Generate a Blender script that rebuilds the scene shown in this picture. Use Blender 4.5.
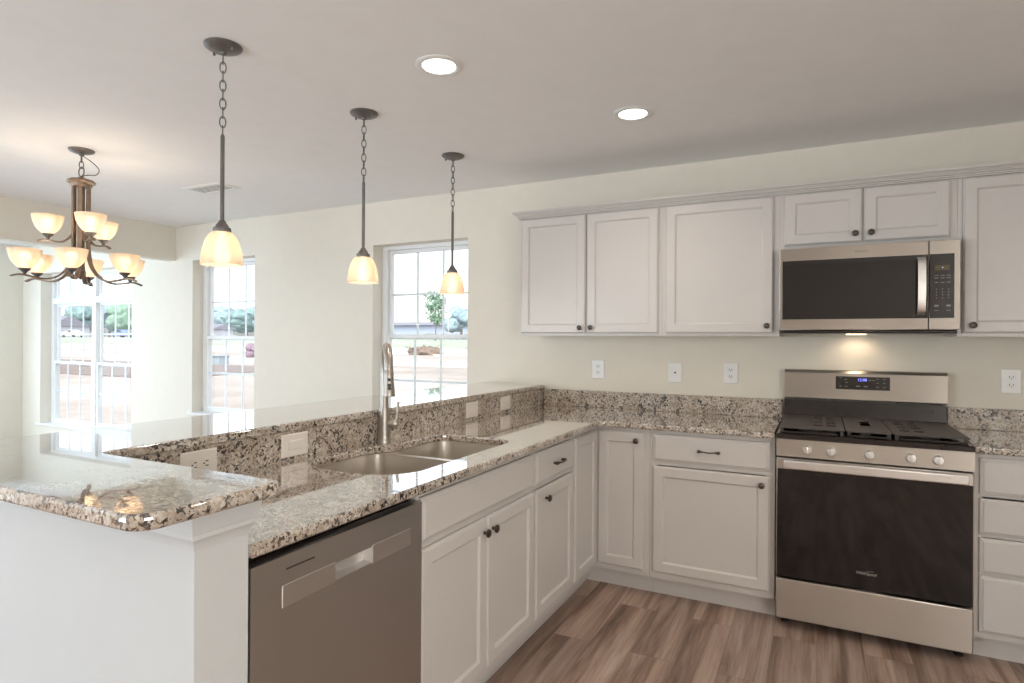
import bpy, bmesh, math, random
from mathutils import Vector, Matrix, noise
for o in list(bpy.data.objects): bpy.data.objects.remove(o)
S = bpy.context.scene
COL = S.collection
random.seed(7)
PI = math.pi

# ------------------------------------------------------------------ camera
CAM = Vector((0.1803, -3.802, 1.345)); TH = 0.4736; ROLL = 0.0062
Fd = Vector((-math.sin(TH), math.cos(TH), 0)); Rd = Vector((math.cos(TH), math.sin(TH), 0)); Zd = Vector((0, 0, 1))
Rc = Rd*math.cos(ROLL) + Zd*math.sin(ROLL); Uc = Zd*math.cos(ROLL) - Rd*math.sin(ROLL)
cd = bpy.data.cameras.new('camera'); cam = bpy.data.objects.new('camera', cd); COL.objects.link(cam)
cam.matrix_world = Matrix(((Rc.x, Uc.x, -Fd.x, CAM.x), (Rc.y, Uc.y, -Fd.y, CAM.y), (Rc.z, Uc.z, -Fd.z, CAM.z), (0, 0, 0, 1)))
cd.sensor_width = 36; cd.lens = 605.82/1024*36; cd.shift_x = 0.0034; cd.shift_y = -0.0006; cd.clip_start = 0.02; cd.clip_end = 800
S.camera = cam
# ------------------------------------------------------------------ view, world, sun, added fill lamps
vs = S.view_settings; vs.view_transform = 'Standard'; vs.look = 'None'; vs.gamma = 1; vs.use_curve_mapping = False; vs.exposure = 0.0
w = bpy.data.worlds.new('sky'); S.world = w; w.use_nodes = True
nt = w.node_tree; nt.nodes.clear()
sky = nt.nodes.new('ShaderNodeTexSky'); sky.sky_type = 'NISHITA'; sky.sun_disc = False
sky.sun_elevation = math.radians(48); sky.sun_rotation = math.radians(150); sky.air_density = 1.2; sky.dust_density = 3.0; sky.ozone_density = 1.0
bg = nt.nodes.new('ShaderNodeBackground'); bg.inputs['Strength'].default_value = 0.52
wo = nt.nodes.new('ShaderNodeOutputWorld')
hz = nt.nodes.new('ShaderNodeHueSaturation'); hz.inputs['Saturation'].default_value = .35
nt.links.new(sky.outputs[0], hz.inputs['Color']); nt.links.new(hz.outputs[0], bg.inputs[0]); nt.links.new(bg.outputs[0], wo.inputs[0])
def light(name, kind, loc, energy, color, target=None, parent=None, **kw):
    l = bpy.data.lights.new(name, kind); l.energy = energy; l.color = color
    for k, v in kw.items(): setattr(l, k, v)
    o = bpy.data.objects.new(name, l); COL.objects.link(o); o.location = loc
    if target is not None: o.rotation_euler = (Vector(target)-Vector(loc)).to_track_quat('-Z', 'Y').to_euler()
    if parent is not None: o.parent = parent
    return o
light('sun', 'SUN', (10, -20, 30), .15, (1, .95, .88), target=(5, 0, 0), angle=math.radians(1))
DAY = (.86, .93, 1.0)
# added fill lamps behind made-up openings in the unseen walls
light('added_fill_sunroom_left', 'AREA', (-8.55, -1.9, 1.25), 74, (.62, .82, 1.0), target=(-5, -1.6, 1.9), shape='RECTANGLE', size=2.8, size_y=1.8)
light('added_fill_sunroom_side', 'AREA', (-6.95, -3.9, 1.3), 60, (.62, .82, 1.0), target=(-6.95, 0, 1.6), shape='RECTANGLE', size=1.9, size_y=1.7)
light('added_fill_patio', 'AREA', (-3.6, -6.85, 1.10), 132, (.74, .88, 1.0), target=(-3.2, -4.9, 2.9), shape='RECTANGLE', size=2.4, size_y=2.0)
light('added_fill_right_wall', 'AREA', (2.80, -5.1, 1.45), 94, (1, .965, .92), target=(.5, -3.0, 2.5), shape='RECTANGLE', size=2.3, size_y=1.2)

# ------------------------------------------------------------------ mesh helpers
WP = {}
class B:
    def __init__(s): s.bm = bmesh.new()
    def box(s, x0, x1, y0, y1, z0, z1, bev=0, seg=2):
        g = bmesh.ops.create_cube(s.bm, size=1)
        vs_ = g['verts']
        for v in vs_: v.co = Vector(((x0+x1)/2+v.co.x*(x1-x0), (y0+y1)/2+v.co.y*(y1-y0), (z0+z1)/2+v.co.z*(z1-z0)))
        if bev:
            es = list({e for v in vs_ for e in v.link_edges})
            bmesh.ops.bevel(s.bm, geom=es, offset=bev, segments=seg, profile=.5, affect='EDGES')
        return s
    def rings(s, loops, cap0=True, cap1=True, close=True, cyc=False):
        vl = [[s.bm.verts.new(p) for p in l] for l in loops]
        n = len(vl[0])
        pairs = list(zip(vl, vl[1:])) + ([(vl[-1], vl[0])] if cyc else [])
        for a, b in pairs:
            for i in range(n if close else n-1):
                j = (i+1) % n
                try: s.bm.faces.new((a[i], a[j], b[j], b[i]))
                except ValueError: pass
        if cap0 and not cyc: s.bm.faces.new(vl[0][::-1])
        if cap1 and not cyc: s.bm.faces.new(vl[-1])
        return s
    def lathe(s, prof, c=(0, 0, 0), ax=(0, 0, 1), n=24, caps=True):
        ax = Vector(ax).normalized(); q = ax.to_track_quat('Z', 'Y'); c = Vector(c)
        loops = [[c+q @ Vector((r*math.cos(2*PI*i/n), r*math.sin(2*PI*i/n), t)) for i in range(n)] for r, t in ((max(r, 1e-4), t) for r, t in prof)]
        return s.rings(loops, caps, caps)
    def tube(s, pts, r, n=10, caps=True, cyc=False):
        pts = [Vector(p) for p in pts]; m = len(pts)
        rs = r if isinstance(r, (list, tuple)) else [r]*m
        T = []
        for i in range(m):
            a = pts[i-1] if (i or cyc) else pts[0]; b = pts[(i+1) % m] if (i < m-1 or cyc) else pts[-1]
            T.append((b-a).normalized())
        nrm = T[0].orthogonal().normalized(); loops = []
        for i in range(m):
            nrm = (nrm-T[i]*nrm.dot(T[i])).normalized(); bn = T[i].cross(nrm)
            loops.append([pts[i]+(nrm*math.cos(2*PI*k/n)+bn*math.sin(2*PI*k/n))*rs[i] for k in range(n)])
        return s.rings(loops, caps, caps, cyc=cyc)
    def flat(s, pts, side, hw, ht):
        # flat bar swept along pts; side = constant sideways direction
        pts = [Vector(p) for p in pts]; side = Vector(side).normalized(); loops = []
        for i, p in enumerate(pts):
            t = (pts[min(i+1, len(pts)-1)]-pts[max(i-1, 0)]).normalized(); nn = side.cross(t).normalized()
            loops.append([p+side*hw+nn*ht, p+side*hw*.6+nn*ht*1.5, p-side*hw*.6+nn*ht*1.5, p-side*hw+nn*ht, p-side*hw-nn*ht, p+side*hw-nn*ht])
        return s.rings(loops)
    def nested(s, f, u0, u1, v0, v1, steps):
        # nested rectangles: steps = (inset, depth); f maps (u, v, depth) to the world
        loops = [[f(u0+i, v0+i, d), f(u1-i, v0+i, d), f(u1-i, v1-i, d), f(u0+i, v1-i, d)] for i, d in steps]
        return s.rings(loops)
    def ubox(s, f, u0, u1, v0, v1, d0, d1, bev=0):
        a = f(u0, v0, d0); b = f(u1, v1, d1)
        return s.box(min(a.x, b.x), max(a.x, b.x), min(a.y, b.y), max(a.y, b.y), min(a.z, b.z), max(a.z, b.z), bev)
    def slab(s, outer, holes, levels):
        # levels = (z, inset): a plate with rounded rim and holes
        allv = []
        for poly, sg in [(outer, 1)]+[(h, -1) for h in holes]:
            loops = [[Vector((p[0], p[1], z)) for p in offset(poly, -ins*sg)] for z, ins in levels]
            vl = [[s.bm.verts.new(p) for p in l] for l in loops]; n = len(poly)
            for a, b in zip(vl, vl[1:]):
                for i in range(n):
                    j = (i+1) % n; s.bm.faces.new((a[i], a[j], b[j], b[i]))
            allv.append(vl)
        for k in (0, -1):
            es = []
            for vl in allv:
                l = vl[k]
                for i in range(len(l)):
                    e = s.bm.edges.get((l[i], l[(i+1) % len(l)])); es.append(e)
            bmesh.ops.triangle_fill(s.bm, use_beauty=True, use_dissolve=False, edges=es)
        return s
    def mesh(s, me, M):
        off = len(s.bm.verts); vs_ = [s.bm.verts.new(M @ v.co) for v in me.vertices]
        for p in me.polygons:
            try: s.bm.faces.new([vs_[i] for i in p.vertices])
            except ValueError: pass
        return s
    def build(s, name, mat, parent=None, origin=None, ang=35, norm=True):
        if norm: bmesh.ops.recalc_face_normals(s.bm, faces=s.bm.faces)
        o0 = WP[parent.name] if parent is not None else Vector(origin if origin is not None else (0, 0, 0))
        for v in s.bm.verts: v.co -= o0
        me = bpy.data.meshes.new(name); s.bm.to_mesh(me); s.bm.free()
        for p in me.polygons: p.use_smooth = True
        me.set_sharp_from_angle(angle=math.radians(ang))
        dom = me.normals_domain
        for p in me.polygons:
            if max(abs(x) for x in p.normal) > .99995 or dom == 'FACE': p.use_smooth = False
        me.materials.append(mat)
        o = bpy.data.objects.new(name, me); COL.objects.link(o); WP[o.name] = o0.copy()
        if parent is not None: o.parent = parent
        else: o.location = o0
        return o
def area2(p): return sum(p[i-1][0]*p[i][1]-p[i][0]*p[i-1][1] for i in range(len(p)))
def offset(p, d):
    # offset a polygon outward by d (inward when negative)
    if abs(d) < 1e-9: return p
    sg = 1 if area2(p) > 0 else -1; n = len(p); out = []
    for i in range(n):
        a, b, c = Vector(p[i-1]), Vector(p[i]), Vector(p[(i+1) % n])
        t1 = (b-a).normalized(); t2 = (c-b).normalized()
        n1 = Vector((t1.y, -t1.x))*sg; n2 = Vector((t2.y, -t2.x))*sg
        m = n1+n2; k = max(m.length_squared, .25)
        out.append(tuple(b+m*(2*d/k)))
    return out
def rpoly(pts, n=7):
    out = []
    for i, (x, y, r) in enumerate(pts):
        a = Vector(pts[i-1][:2]); b = Vector((x, y)); c = Vector(pts[(i+1) % len(pts)][:2])
        if r <= 0: out.append((x, y)); continue
        u = (a-b).normalized(); v = (c-b).normalized(); half = u.angle(v)/2
        t = r/math.tan(half); t = min(t, (a-b).length*.5, (c-b).length*.5); r_ = t*math.tan(half)
        ctr = b+(u+v).normalized()*(r_/math.sin(half)); p0 = b+u*t-ctr; p1 = b+v*t-ctr
        a0 = math.atan2(p0.y, p0.x); da = math.atan2(p1.y, p1.x)-a0
        while da > PI: da -= 2*PI
        while da < -PI: da += 2*PI
        for k in range(n+1):
            q = a0+da*k/n; out.append((ctr.x+r_*math.cos(q), ctr.y+r_*math.sin(q)))
    return out
def thing(name, label, cat, loc=(0, 0, 0), group=None):
    o = bpy.data.objects.new(name, None); COL.objects.link(o); o.location = loc; o.empty_display_size = .05
    WP[o.name] = Vector(loc); return tag(o, label, cat, group)
def tag(o, label, cat, group=None, kind='thing'):
    o['label'] = label; o['category'] = cat; o['kind'] = kind
    if group: o['group'] = group
    return o
def struct(o): o['kind'] = 'structure'; return o
def bez(pts, n=6):
    # Catmull-Rom through pts
    pts = [Vector(p) for p in pts]; out = []
    for i in range(len(pts)-1):
        p0 = pts[max(i-1, 0)]; p1 = pts[i]; p2 = pts[i+1]; p3 = pts[min(i+2, len(pts)-1)]
        for k in range(n):
            t = k/n; out.append(.5*((2*p1)+(p2-p0)*t+(2*p0-5*p1+4*p2-p3)*t*t+(3*p1-p0-3*p2+p3)*t**3))
    return out+[pts[-1]]
def text_mesh(body, size, shear=0, extrude=.0004):
    cu = bpy.data.curves.new('lettering', 'FONT'); cu.body = body; cu.size = size; cu.extrude = extrude; cu.shear = shear
    cu.align_x = 'CENTER'; cu.align_y = 'CENTER'; cu.resolution_u = 4
    o = bpy.data.objects.new('lettering', cu); COL.objects.link(o)
    me = bpy.data.meshes.new_from_object(o.evaluated_get(bpy.context.evaluated_depsgraph_get()))
    bpy.data.objects.remove(o); return me
FRONT = lambda x, y, z: Matrix(((1, 0, 0, x), (0, 0, -1, y), (0, 1, 0, z), (0, 0, 0, 1)))   # text facing -y

# ------------------------------------------------------------------ materials
def mat(name, base, rough=.5, metal=0, spec=.5, **kw):
    m = bpy.data.materials.new(name); m.use_nodes = True
    b = m.node_tree.nodes['Principled BSDF']
    b.inputs['Base Color'].default_value = (*base, 1); b.inputs['Roughness'].default_value = rough
    b.inputs['Metallic'].default_value = metal; b.inputs['Specular IOR Level'].default_value = spec
    for k, v in kw.items(): b.inputs[k.replace('_', ' ')].default_value = v
    return m
class NT:
    def __init__(s, m): s.t = m.node_tree; s.b = s.t.nodes.get('Principled BSDF')
    def n(s, typ, **kw):
        x = s.t.nodes.new(typ)
        for k, v in kw.items():
            if k.startswith('i_'): x.inputs[k[2:].replace('_', ' ')].default_value = v
            else: setattr(x, k, v)
        return x
    def l(s, a, b): s.t.links.new(a, b)
    def coord(s, scale=(1, 1, 1), src='Object', rot=(0, 0, 0)):
        c = s.n('ShaderNodeTexCoord'); m = s.n('ShaderNodeMapping'); m.inputs['Scale'].default_value = scale; m.inputs['Rotation'].default_value = rot
        s.l(c.outputs[src], m.inputs['Vector']); return m.outputs[0]
    def ramp(s, fac, stops, interp='LINEAR'):
        r = s.n('ShaderNodeValToRGB'); r.color_ramp.interpolation = interp; e = r.color_ramp.elements
        while len(e) < len(stops): e.new(.5)
        for x, (p, c) in zip(e, stops): x.position = p; x.color = (*c, 1) if len(c) == 3 else c
        s.l(fac, r.inputs[0]); return r.outputs[0]
    def mix(s, fac, a, b, mode='MIX'):
        x = s.n('ShaderNodeMix'); x.data_type = 'RGBA'; x.blend_type = mode
        for sock, v in ((x.inputs[0], fac), (x.inputs[6], a), (x.inputs[7], b)):
            if isinstance(v, (int, float)): sock.default_value = v
            elif isinstance(v, tuple): sock.default_value = (*v, 1)
            else: s.l(v, sock)
        return x.outputs[2]
    def bump(s, h, strength=.1, dist=.01):
        x = s.n('ShaderNodeBump'); x.inputs['Strength'].default_value = strength; x.inputs['Distance'].default_value = dist
        s.l(h, x.inputs['Height']); s.l(x.outputs[0], s.b.inputs['Normal'])
def paint(name, c, rough, var=.03, scale=9, bump=.02):
    m = mat(name, c, rough); t = NT(m)
    nz = t.n('ShaderNodeTexNoise', i_Scale=scale, i_Detail=3.0); t.l(t.coord(), nz.inputs['Vector'])
    d = tuple(x*(1-var) for x in c); u = tuple(min(1, x*(1+var)) for x in c)
    t.l(t.ramp(nz.outputs[0], [(.3, d), (.7, u)]), t.b.inputs['Base Color'])
    if bump:
        n2 = t.n('ShaderNodeTexNoise', i_Scale=220.0, i_Detail=2.0); t.l(t.coord(), n2.inputs['Vector']); t.bump(n2.outputs[0], bump, .002)
    return m
M_WALL = paint('wall_paint', (.785, .735, .64), .75, .012)
M_CEIL = paint('ceiling_paint', (.90, .89, .875), .85, .012)
M_CAB = paint('cabinet_paint', (.625, .59, .56), .33, .012, 5, .01)
M_TRIM = paint('trim_paint', (.82, .81, .78), .4, .01, 5, .01)
M_KNEE = paint('dimmed_white_paint', (.60, .605, .605), .7, .012)  # white paint darkened to carry the dim light on the peninsula end
M_VINYL = paint('white_vinyl', (.85, .86, .86), .35, .01, 5, 0)
M_PLATE = paint('white_plate_plastic', (.86, .85, .83), .3, .01, 5, 0)
M_PLATE2 = paint('almond_plate_plastic', (.78, .72, .66), .35, .01, 5, 0)
M_SLOT = mat('dark_slot', (.05, .045, .04), .5)
M_BRONZE = paint('dark_bronze', (.165, .152, .142), .42, .1, 20, 0); M_BRONZE.node_tree.nodes['Principled BSDF'].inputs['Metallic'].default_value = .5
M_WARMBRONZE = paint('brushed_bronze', (.26, .19, .14), .42, .12, 25, 0); M_WARMBRONZE.node_tree.nodes['Principled BSDF'].inputs['Metallic'].default_value = .7
M_KNOB = paint('antique_pewter', (.10, .085, .075), .32, .15, 30, 0); M_KNOB.node_tree.nodes['Principled BSDF'].inputs['Metallic'].default_value = .85
M_BLACKGLASS = mat('black_glass', (.012, .010, .010), .04, 0, .6)
M_BLACK = paint('black_enamel', (.022, .016, .014), .2, .2, 20, 0)
M_IRON = paint('cast_iron', (.085, .07, .065), .5, .15, 60, .05)
M_RUBBER = mat('black_rubber', (.02, .02, .02), .7)
def steel(name, c, rough, stretch, aniso=.0):
    m = mat(name, c, rough, 1.0); t = NT(m)
    if aniso:
        tg = t.n('ShaderNodeTangent', direction_type='RADIAL', axis='Z'); t.l(tg.outputs[0], t.b.inputs['Tangent'])
        t.b.inputs['Anisotropic'].default_value = aniso; t.b.inputs['Anisotropic Rotation'].default_value = .25
    nz = t.n('ShaderNodeTexNoise', i_Scale=1.0, i_Detail=4.0); t.l(t.coord(stretch), nz.inputs['Vector'])
    t.l(t.ramp(nz.outputs[0], [(.3, tuple(x*.975 for x in c)), (.7, tuple(min(1, x*1.02) for x in c))]), t.b.inputs['Base Color'])
    r = t.n('ShaderNodeMapRange', i_To_Min=rough*.93, i_To_Max=rough*1.07); t.l(nz.outputs[0], r.inputs[0]); t.l(r.outputs[0], t.b.inputs['Roughness'])
    return m
M_STEEL = steel('brushed_stainless', (.55, .51, .465), .40, (2, 2, 1300), .85)
M_STEELV = steel('brushed_stainless_door', (.60, .585, .57), .36, (2, 2, 1300), .8)
M_STEELB = steel('bright_stainless', (.76, .74, .72), .32, (4, 4, 900))
M_SINK = steel('sink_stainless', (.72, .67, .61), .36, (900, 6, 6))
M_NICKEL = steel('brushed_nickel', (.46, .425, .385), .42, (60, 60, 900))
M_CHROME = mat('chrome', (.80, .80, .80), .12, 1)
def granite():
    m = mat('speckled_granite', (.5, .4, .3), .07, 0, .8, Coat_Weight=1.0, Coat_Roughness=.02, Coat_IOR=1.9); t = NT(m)
    co = t.coord()
    n0 = t.n('ShaderNodeTexNoise', i_Scale=70.0, i_Detail=3.0); t.l(co, n0.inputs['Vector'])
    sub = t.n('ShaderNodeVectorMath', operation='SUBTRACT'); t.l(n0.outputs['Color'], sub.inputs[0]); sub.inputs[1].default_value = (.5, .5, .5)
    scl = t.n('ShaderNodeVectorMath', operation='SCALE'); t.l(sub.outputs[0], scl.inputs[0]); scl.inputs['Scale'].default_value = .022
    add = t.n('ShaderNodeVectorMath', operation='ADD'); t.l(co, add.inputs[0]); t.l(scl.outputs[0], add.inputs[1]); wc = add.outputs[0]
    v1 = t.n('ShaderNodeTexVoronoi', i_Scale=150.0); t.l(wc, v1.inputs['Vector'])
    s1 = t.n('ShaderNodeSeparateColor'); t.l(v1.outputs['Color'], s1.inputs[0])
    base = t.ramp(s1.outputs[0], [(0, (.56, .485, .40)), (.25, (.65, .59, .515)), (.45, (.45, .365, .295)), (.62, (.70, .655, .59)), (.8, (.52, .42, .34)), (.92, (.34, .295, .26))], 'CONSTANT')
    n1 = t.n('ShaderNodeTexNoise', i_Scale=11.0, i_Detail=4.0); t.l(co, n1.inputs['Vector'])
    base = t.mix(t.ramp(n1.outputs[0], [(.42, (0, 0, 0)), (.62, (.55, .55, .55))]), base, (.36, .27, .20))
    v2 = t.n('ShaderNodeTexVoronoi', i_Scale=120.0); t.l(wc, v2.inputs['Vector'])
    s2 = t.n('ShaderNodeSeparateColor'); t.l(v2.outputs['Color'], s2.inputs[0])
    n2 = t.n('ShaderNodeTexNoise', i_Scale=20.0, i_Detail=2.0); t.l(co, n2.inputs['Vector'])
    ad = t.n('ShaderNodeMath', operation='ADD'); t.l(s2.outputs[1], ad.inputs[0]); t.l(n2.outputs[0], ad.inputs[1])
    dark = t.ramp(ad.outputs[0], [(0, (0, 0, 0)), (1.0, (1, 1, 1))])
    g = t.n('ShaderNodeMath', operation='GREATER_THAN'); t.l(ad.outputs[0], g.inputs[0]); g.inputs[1].default_value = 1.31
    base = t.mix(g.outputs[0], base, t.ramp(s2.outputs[0], [(0, (.035, .03, .028)), (.4, (.09, .07, .055)), (.65, (.17, .15, .135)), (.8, (.05, .04, .035))], 'CONSTANT'))
    v3 = t.n('ShaderNodeTexVoronoi', i_Scale=260.0); t.l(wc, v3.inputs['Vector'])
    s3 = t.n('ShaderNodeSeparateColor'); t.l(v3.outputs['Color'], s3.inputs[0])
    g3 = t.n('ShaderNodeMath', operation='GREATER_THAN'); t.l(s3.outputs[2], g3.inputs[0]); g3.inputs[1].default_value = .90
    base = t.mix(g3.outputs[0], base, (.12, .095, .08))
    t.l(base, t.b.inputs['Base Color'])
    return m
M_GRAN = granite()
M_SPLASH = M_GRAN.copy(); M_SPLASH.name = 'satin_granite_splash'
for k, v in (('Roughness', .32), ('Specular IOR Level', .45), ('Coat Weight', 0.0)): M_SPLASH.node_tree.nodes['Principled BSDF'].inputs[k].default_value = v
def planks():
    m = mat('grey_brown_plank_floor', (.3, .2, .15), .42, 0, .4); t = NT(m)
    co = t.coord(rot=(0, 0, math.radians(90)))
    br = t.n('ShaderNodeTexBrick', offset=.37, i_Scale=1.0, i_Mortar_Size=.0009, i_Brick_Width=1.22, i_Row_Height=.18, i_Bias=.0, i_Mortar_Smooth=.3)
    br.inputs['Color1'].default_value = (.0, 0, 0, 1); br.inputs['Color2'].default_value = (1, 1, 1, 1); br.inputs['Mortar'].default_value = (0, 0, 0, 1)
    t.l(co, br.inputs['Vector'])
    sc = t.n('ShaderNodeVectorMath', operation='SCALE'); t.l(br.outputs['Color'], sc.inputs[0]); sc.inputs['Scale'].default_value = 7.3
    ad = t.n('ShaderNodeVectorMath', operation='ADD'); t.l(co, ad.inputs[0]); t.l(sc.outputs[0], ad.inputs[1])
    mp = t.n('ShaderNodeMapping'); mp.inputs['Scale'].default_value = (.9, 13, 1); t.l(ad.outputs[0], mp.inputs['Vector'])
    n1 = t.n('ShaderNodeTexNoise', i_Scale=1.0, i_Detail=5.0, i_Roughness=.6, i_Distortion=.5); t.l(mp.outputs[0], n1.inputs['Vector'])
    mp2 = t.n('ShaderNodeMapping'); mp2.inputs['Scale'].default_value = (4, 90, 1); t.l(ad.outputs[0], mp2.inputs['Vector'])
    n2 = t.n('ShaderNodeTexNoise', i_Scale=1.0, i_Detail=5.0, i_Roughness=.65); t.l(mp2.outputs[0], n2.inputs['Vector'])
    col = t.ramp(n1.outputs[0], [(.28, (.13, .09, .07)), (.42, (.28, .19, .148)), (.55, (.46, .335, .275)), (.72, (.58, .47, .41))])
    tint = t.ramp(br.outputs['Color'], [(0, (.86, .84, .83)), (.5, (.95, .93, .91)), (1, (1.1, 1.06, 1.03))])
    col = t.mix(1.0, col, tint, 'MULTIPLY')
    col = t.mix(.55, col, t.ramp(n2.outputs[0], [(.3, (.55, .53, .52)), (.6, (1, 1, 1))]), 'MULTIPLY')
    col = t.mix(br.outputs['Fac'], col, (.13, .095, .075))
    t.l(col, t.b.inputs['Base Color'])
    t.bump(n2.outputs[0], .06, .004)
    return m
M_FLOOR = planks()
def glass_pane():
    m = bpy.data.materials.new('window_glass'); m.use_nodes = True; t = NT(m); N = m.node_tree.nodes
    N.remove(t.b); out = N['Material Output']
    tr = t.n('ShaderNodeBsdfTransparent', i_Color=(.97, .985, .99, 1)); gl = t.n('ShaderNodeBsdfGlossy', i_Roughness=.0)
    fr = t.n('ShaderNodeFresnel'); mx = t.n('ShaderNodeMixShader'); ge = t.n('ShaderNodeNewGeometry'); mr = t.n('ShaderNodeMapRange', i_To_Min=1.12, i_To_Max=1/1.12)
    t.l(ge.outputs['Backfacing'], mr.inputs[0]); t.l(mr.outputs[0], fr.inputs['IOR'])
    t.l(fr.outputs[0], mx.inputs[0]); t.l(tr.outputs[0], mx.inputs[1]); t.l(gl.outputs[0], mx.inputs[2]); t.l(mx.outputs[0], out.inputs[0])
    return m
M_PANE = glass_pane()
def shade_glass():
    m = bpy.data.materials.new('frosted_amber_glass'); m.use_nodes = True; t = NT(m); N = m.node_tree.nodes
    b = t.b; out = N['Material Output']; b.inputs['Base Color'].default_value = (.74, .64, .53, 1); b.inputs['Roughness'].default_value = .3
    tl = t.n('ShaderNodeBsdfTranslucent', i_Color=(.93, .78, .58, 1)); mx = t.n('ShaderNodeMixShader', i_Fac=.42); rf = t.n('ShaderNodeBsdfRefraction', i_Color=(1, .9, .78, 1), i_Roughness=.42, i_IOR=1.06); m2 = t.n('ShaderNodeMixShader', i_Fac=.22)
    nz = t.n('ShaderNodeTexNoise', i_Scale=14.0, i_Detail=4.0); t.l(t.coord(), nz.inputs['Vector'])
    t.l(t.ramp(nz.outputs[0], [(.3, (.76, .665, .56)), (.7, (.83, .745, .65))]), tl.inputs['Color'])
    t.l(b.outputs[0], mx.inputs[1]); t.l(tl.outputs[0], mx.inputs[2]); t.l(mx.outputs[0], m2.inputs[1]); t.l(rf.outputs[0], m2.inputs[2]); t.l(m2.outputs[0], out.inputs[0])
    return m
M_SHADE = shade_glass()
def emit(name, c, s):
    m = bpy.data.materials.new(name); m.use_nodes = True; t = NT(m); t.b.inputs['Base Color'].default_value = (*c, 1)
    t.b.inputs['Emission Color'].default_value = (*c, 1); t.b.inputs['Emission Strength'].default_value = s; return m
M_BULB = emit('lamp_bulb', (1, .88, .72), 12.0)
M_LED = emit('downlight_lens', (1, .96, .91), 9.0)
M_DIGIT = emit('blue_digits', (.22, .25, 1.0), 2.2)
M_TASK = emit('task_lamp_lens', (1, .82, .58), 6.0)
M_PRINT = mat('grey_printing', (.27, .26, .255), .4)
M_LOGO = mat('silver_lettering', (.55, .53, .51), .35, .6)
M_WIRE = mat('brown_cord', (.16, .11, .08), .5)
# outdoors
def earth():
    m = mat('dry_earth', (.5, .42, .35), .95); t = NT(m)
    n1 = t.n('ShaderNodeTexNoise', i_Scale=.12, i_Detail=8.0, i_Roughness=.6); t.l(t.coord((1, 2.4, 1)), n1.inputs['Vector'])
    n2 = t.n('ShaderNodeTexNoise', i_Scale=2.0, i_Detail=6.0); t.l(t.coord(), n2.inputs['Vector'])
    c = t.ramp(n1.outputs[0], [(.35, (.30, .25, .21)), (.5, (.40, .35, .31)), (.62, (.46, .415, .375)), (.72, (.34, .35, .27))])
    t.l(t.mix(.35, c, t.ramp(n2.outputs[0], [(.3, (.6, .58, .55)), (.7, (1, 1, 1))]), 'MULTIPLY'), t.b.inputs['Base Color']); return m
M_EARTH = earth()
M_ROAD = paint('pale_concrete', (.54, .54, .55), .9, .06, 1, 0)
M_GRASS = paint('dry_lawn', (.33, .38, .28), .95, .2, .6, 0)
def leafy(n, c): return paint(n, c, .8, .35, 1.3, 0)
M_LEAF1 = leafy('haze_tinted_foliage', (.19, .28, .28)); M_LEAF2 = leafy('mid_green_foliage', (.19, .29, .21)); M_LEAF3 = leafy('haze_blue_foliage', (.25, .34, .38))  # distance haze painted into the foliage colours as blue and lower saturation
M_LEAF4 = leafy('plum_foliage', (.27, .19, .24)); M_BARK = paint('bark', (.20, .15, .12), .9, .2, 3, 0)
M_SIDING = paint('grey_siding', (.42, .43, .48), .8, .05, 2, 0); M_ROOF = paint('slate_shingles', (.22, .22, .26), .9, .12, 3, 0)
M_SHED = paint('haze_blue_metal', (.34, .40, .50), .6, .05, 1, 0); M_UTIL = paint('grey_green_box', (.27, .31, .34), .6, .05, 2, 0)  # shed colour has the blue of distance haze painted in
M_CARW = mat('white_car_paint', (.80, .81, .83), .25); M_CARB = mat('blue_car_paint', (.16, .22, .42), .25); M_TYRE = mat('tyre', (.03, .03, .03), .8)
M_CARG = mat('car_glass', (.05, .06, .08), .08); M_SIGN = paint('faded_tan_sign', (.62, .50, .38), .6, .05, 3, 0); M_POST = mat('grey_post', (.45, .45, .45), .6)

# ------------------------------------------------------------------ room shell
CEIL = 2.44; XW = -5.44; XS = -8.30; XR = 2.45; YF = -6.5
def wall(name, f, us, vs_, holes, th, m=M_WALL):
    # a wall in (u, v) with rectangular holes; f maps (u, v, d), d = 0 is the room face, th the outer face
    us = sorted(set(us+[h[0] for h in holes]+[h[1] for h in holes])); vs_ = sorted(set(vs_+[h[2] for h in holes]+[h[3] for h in holes]))
    solid = {}
    for i in range(len(us)-1):
        for j in range(len(vs_)-1):
            cu, cv = (us[i]+us[i+1])/2, (vs_[j]+vs_[j+1])/2
            solid[i, j] = not any(h[0] < cu < h[1] and h[2] < cv < h[3] for h in holes)
    b = B()
    def quad(*p): b.bm.faces.new([b.bm.verts.new(f(*q)) for q in p])
    for (i, j), s in solid.items():
        if not s: continue
        u0, u1, v0, v1 = us[i], us[i+1], vs_[j], vs_[j+1]
        quad((u0, v0, 0), (u1, v0, 0), (u1, v1, 0), (u0, v1, 0)); quad((u0, v0, th), (u0, v1, th), (u1, v1, th), (u1, v0, th))
        if not solid.get((i-1, j)): quad((u0, v0, 0), (u0, v1, 0), (u0, v1, th), (u0, v0, th))
        if not solid.get((i+1, j)): quad((u1, v0, 0), (u1, v0, th), (u1, v1, th), (u1, v1, 0))
        if not solid.get((i, j-1)): quad((u0, v0, 0), (u0, v0, th), (u1, v0, th), (u1, v0, 0))
        if not solid.get((i, j+1)): quad((u0, v1, 0), (u1, v1, 0), (u1, v1, th), (u0, v1, th))
    bmesh.ops.remove_doubles(b.bm, verts=b.bm.verts, dist=1e-5)
    return struct(b.build(name, m, ang=20))
f_back = lambda u, v, d: Vector((u, d, v))
f_left = lambda u, v, d: Vector((XW-d, u, v))
f_far = lambda u, v, d: Vector((XS-d, u, v))
f_front = lambda u, v, d: Vector((u, YF-d, v))
f_right = lambda u, v, d: Vector((XR+d, u, v))
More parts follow.
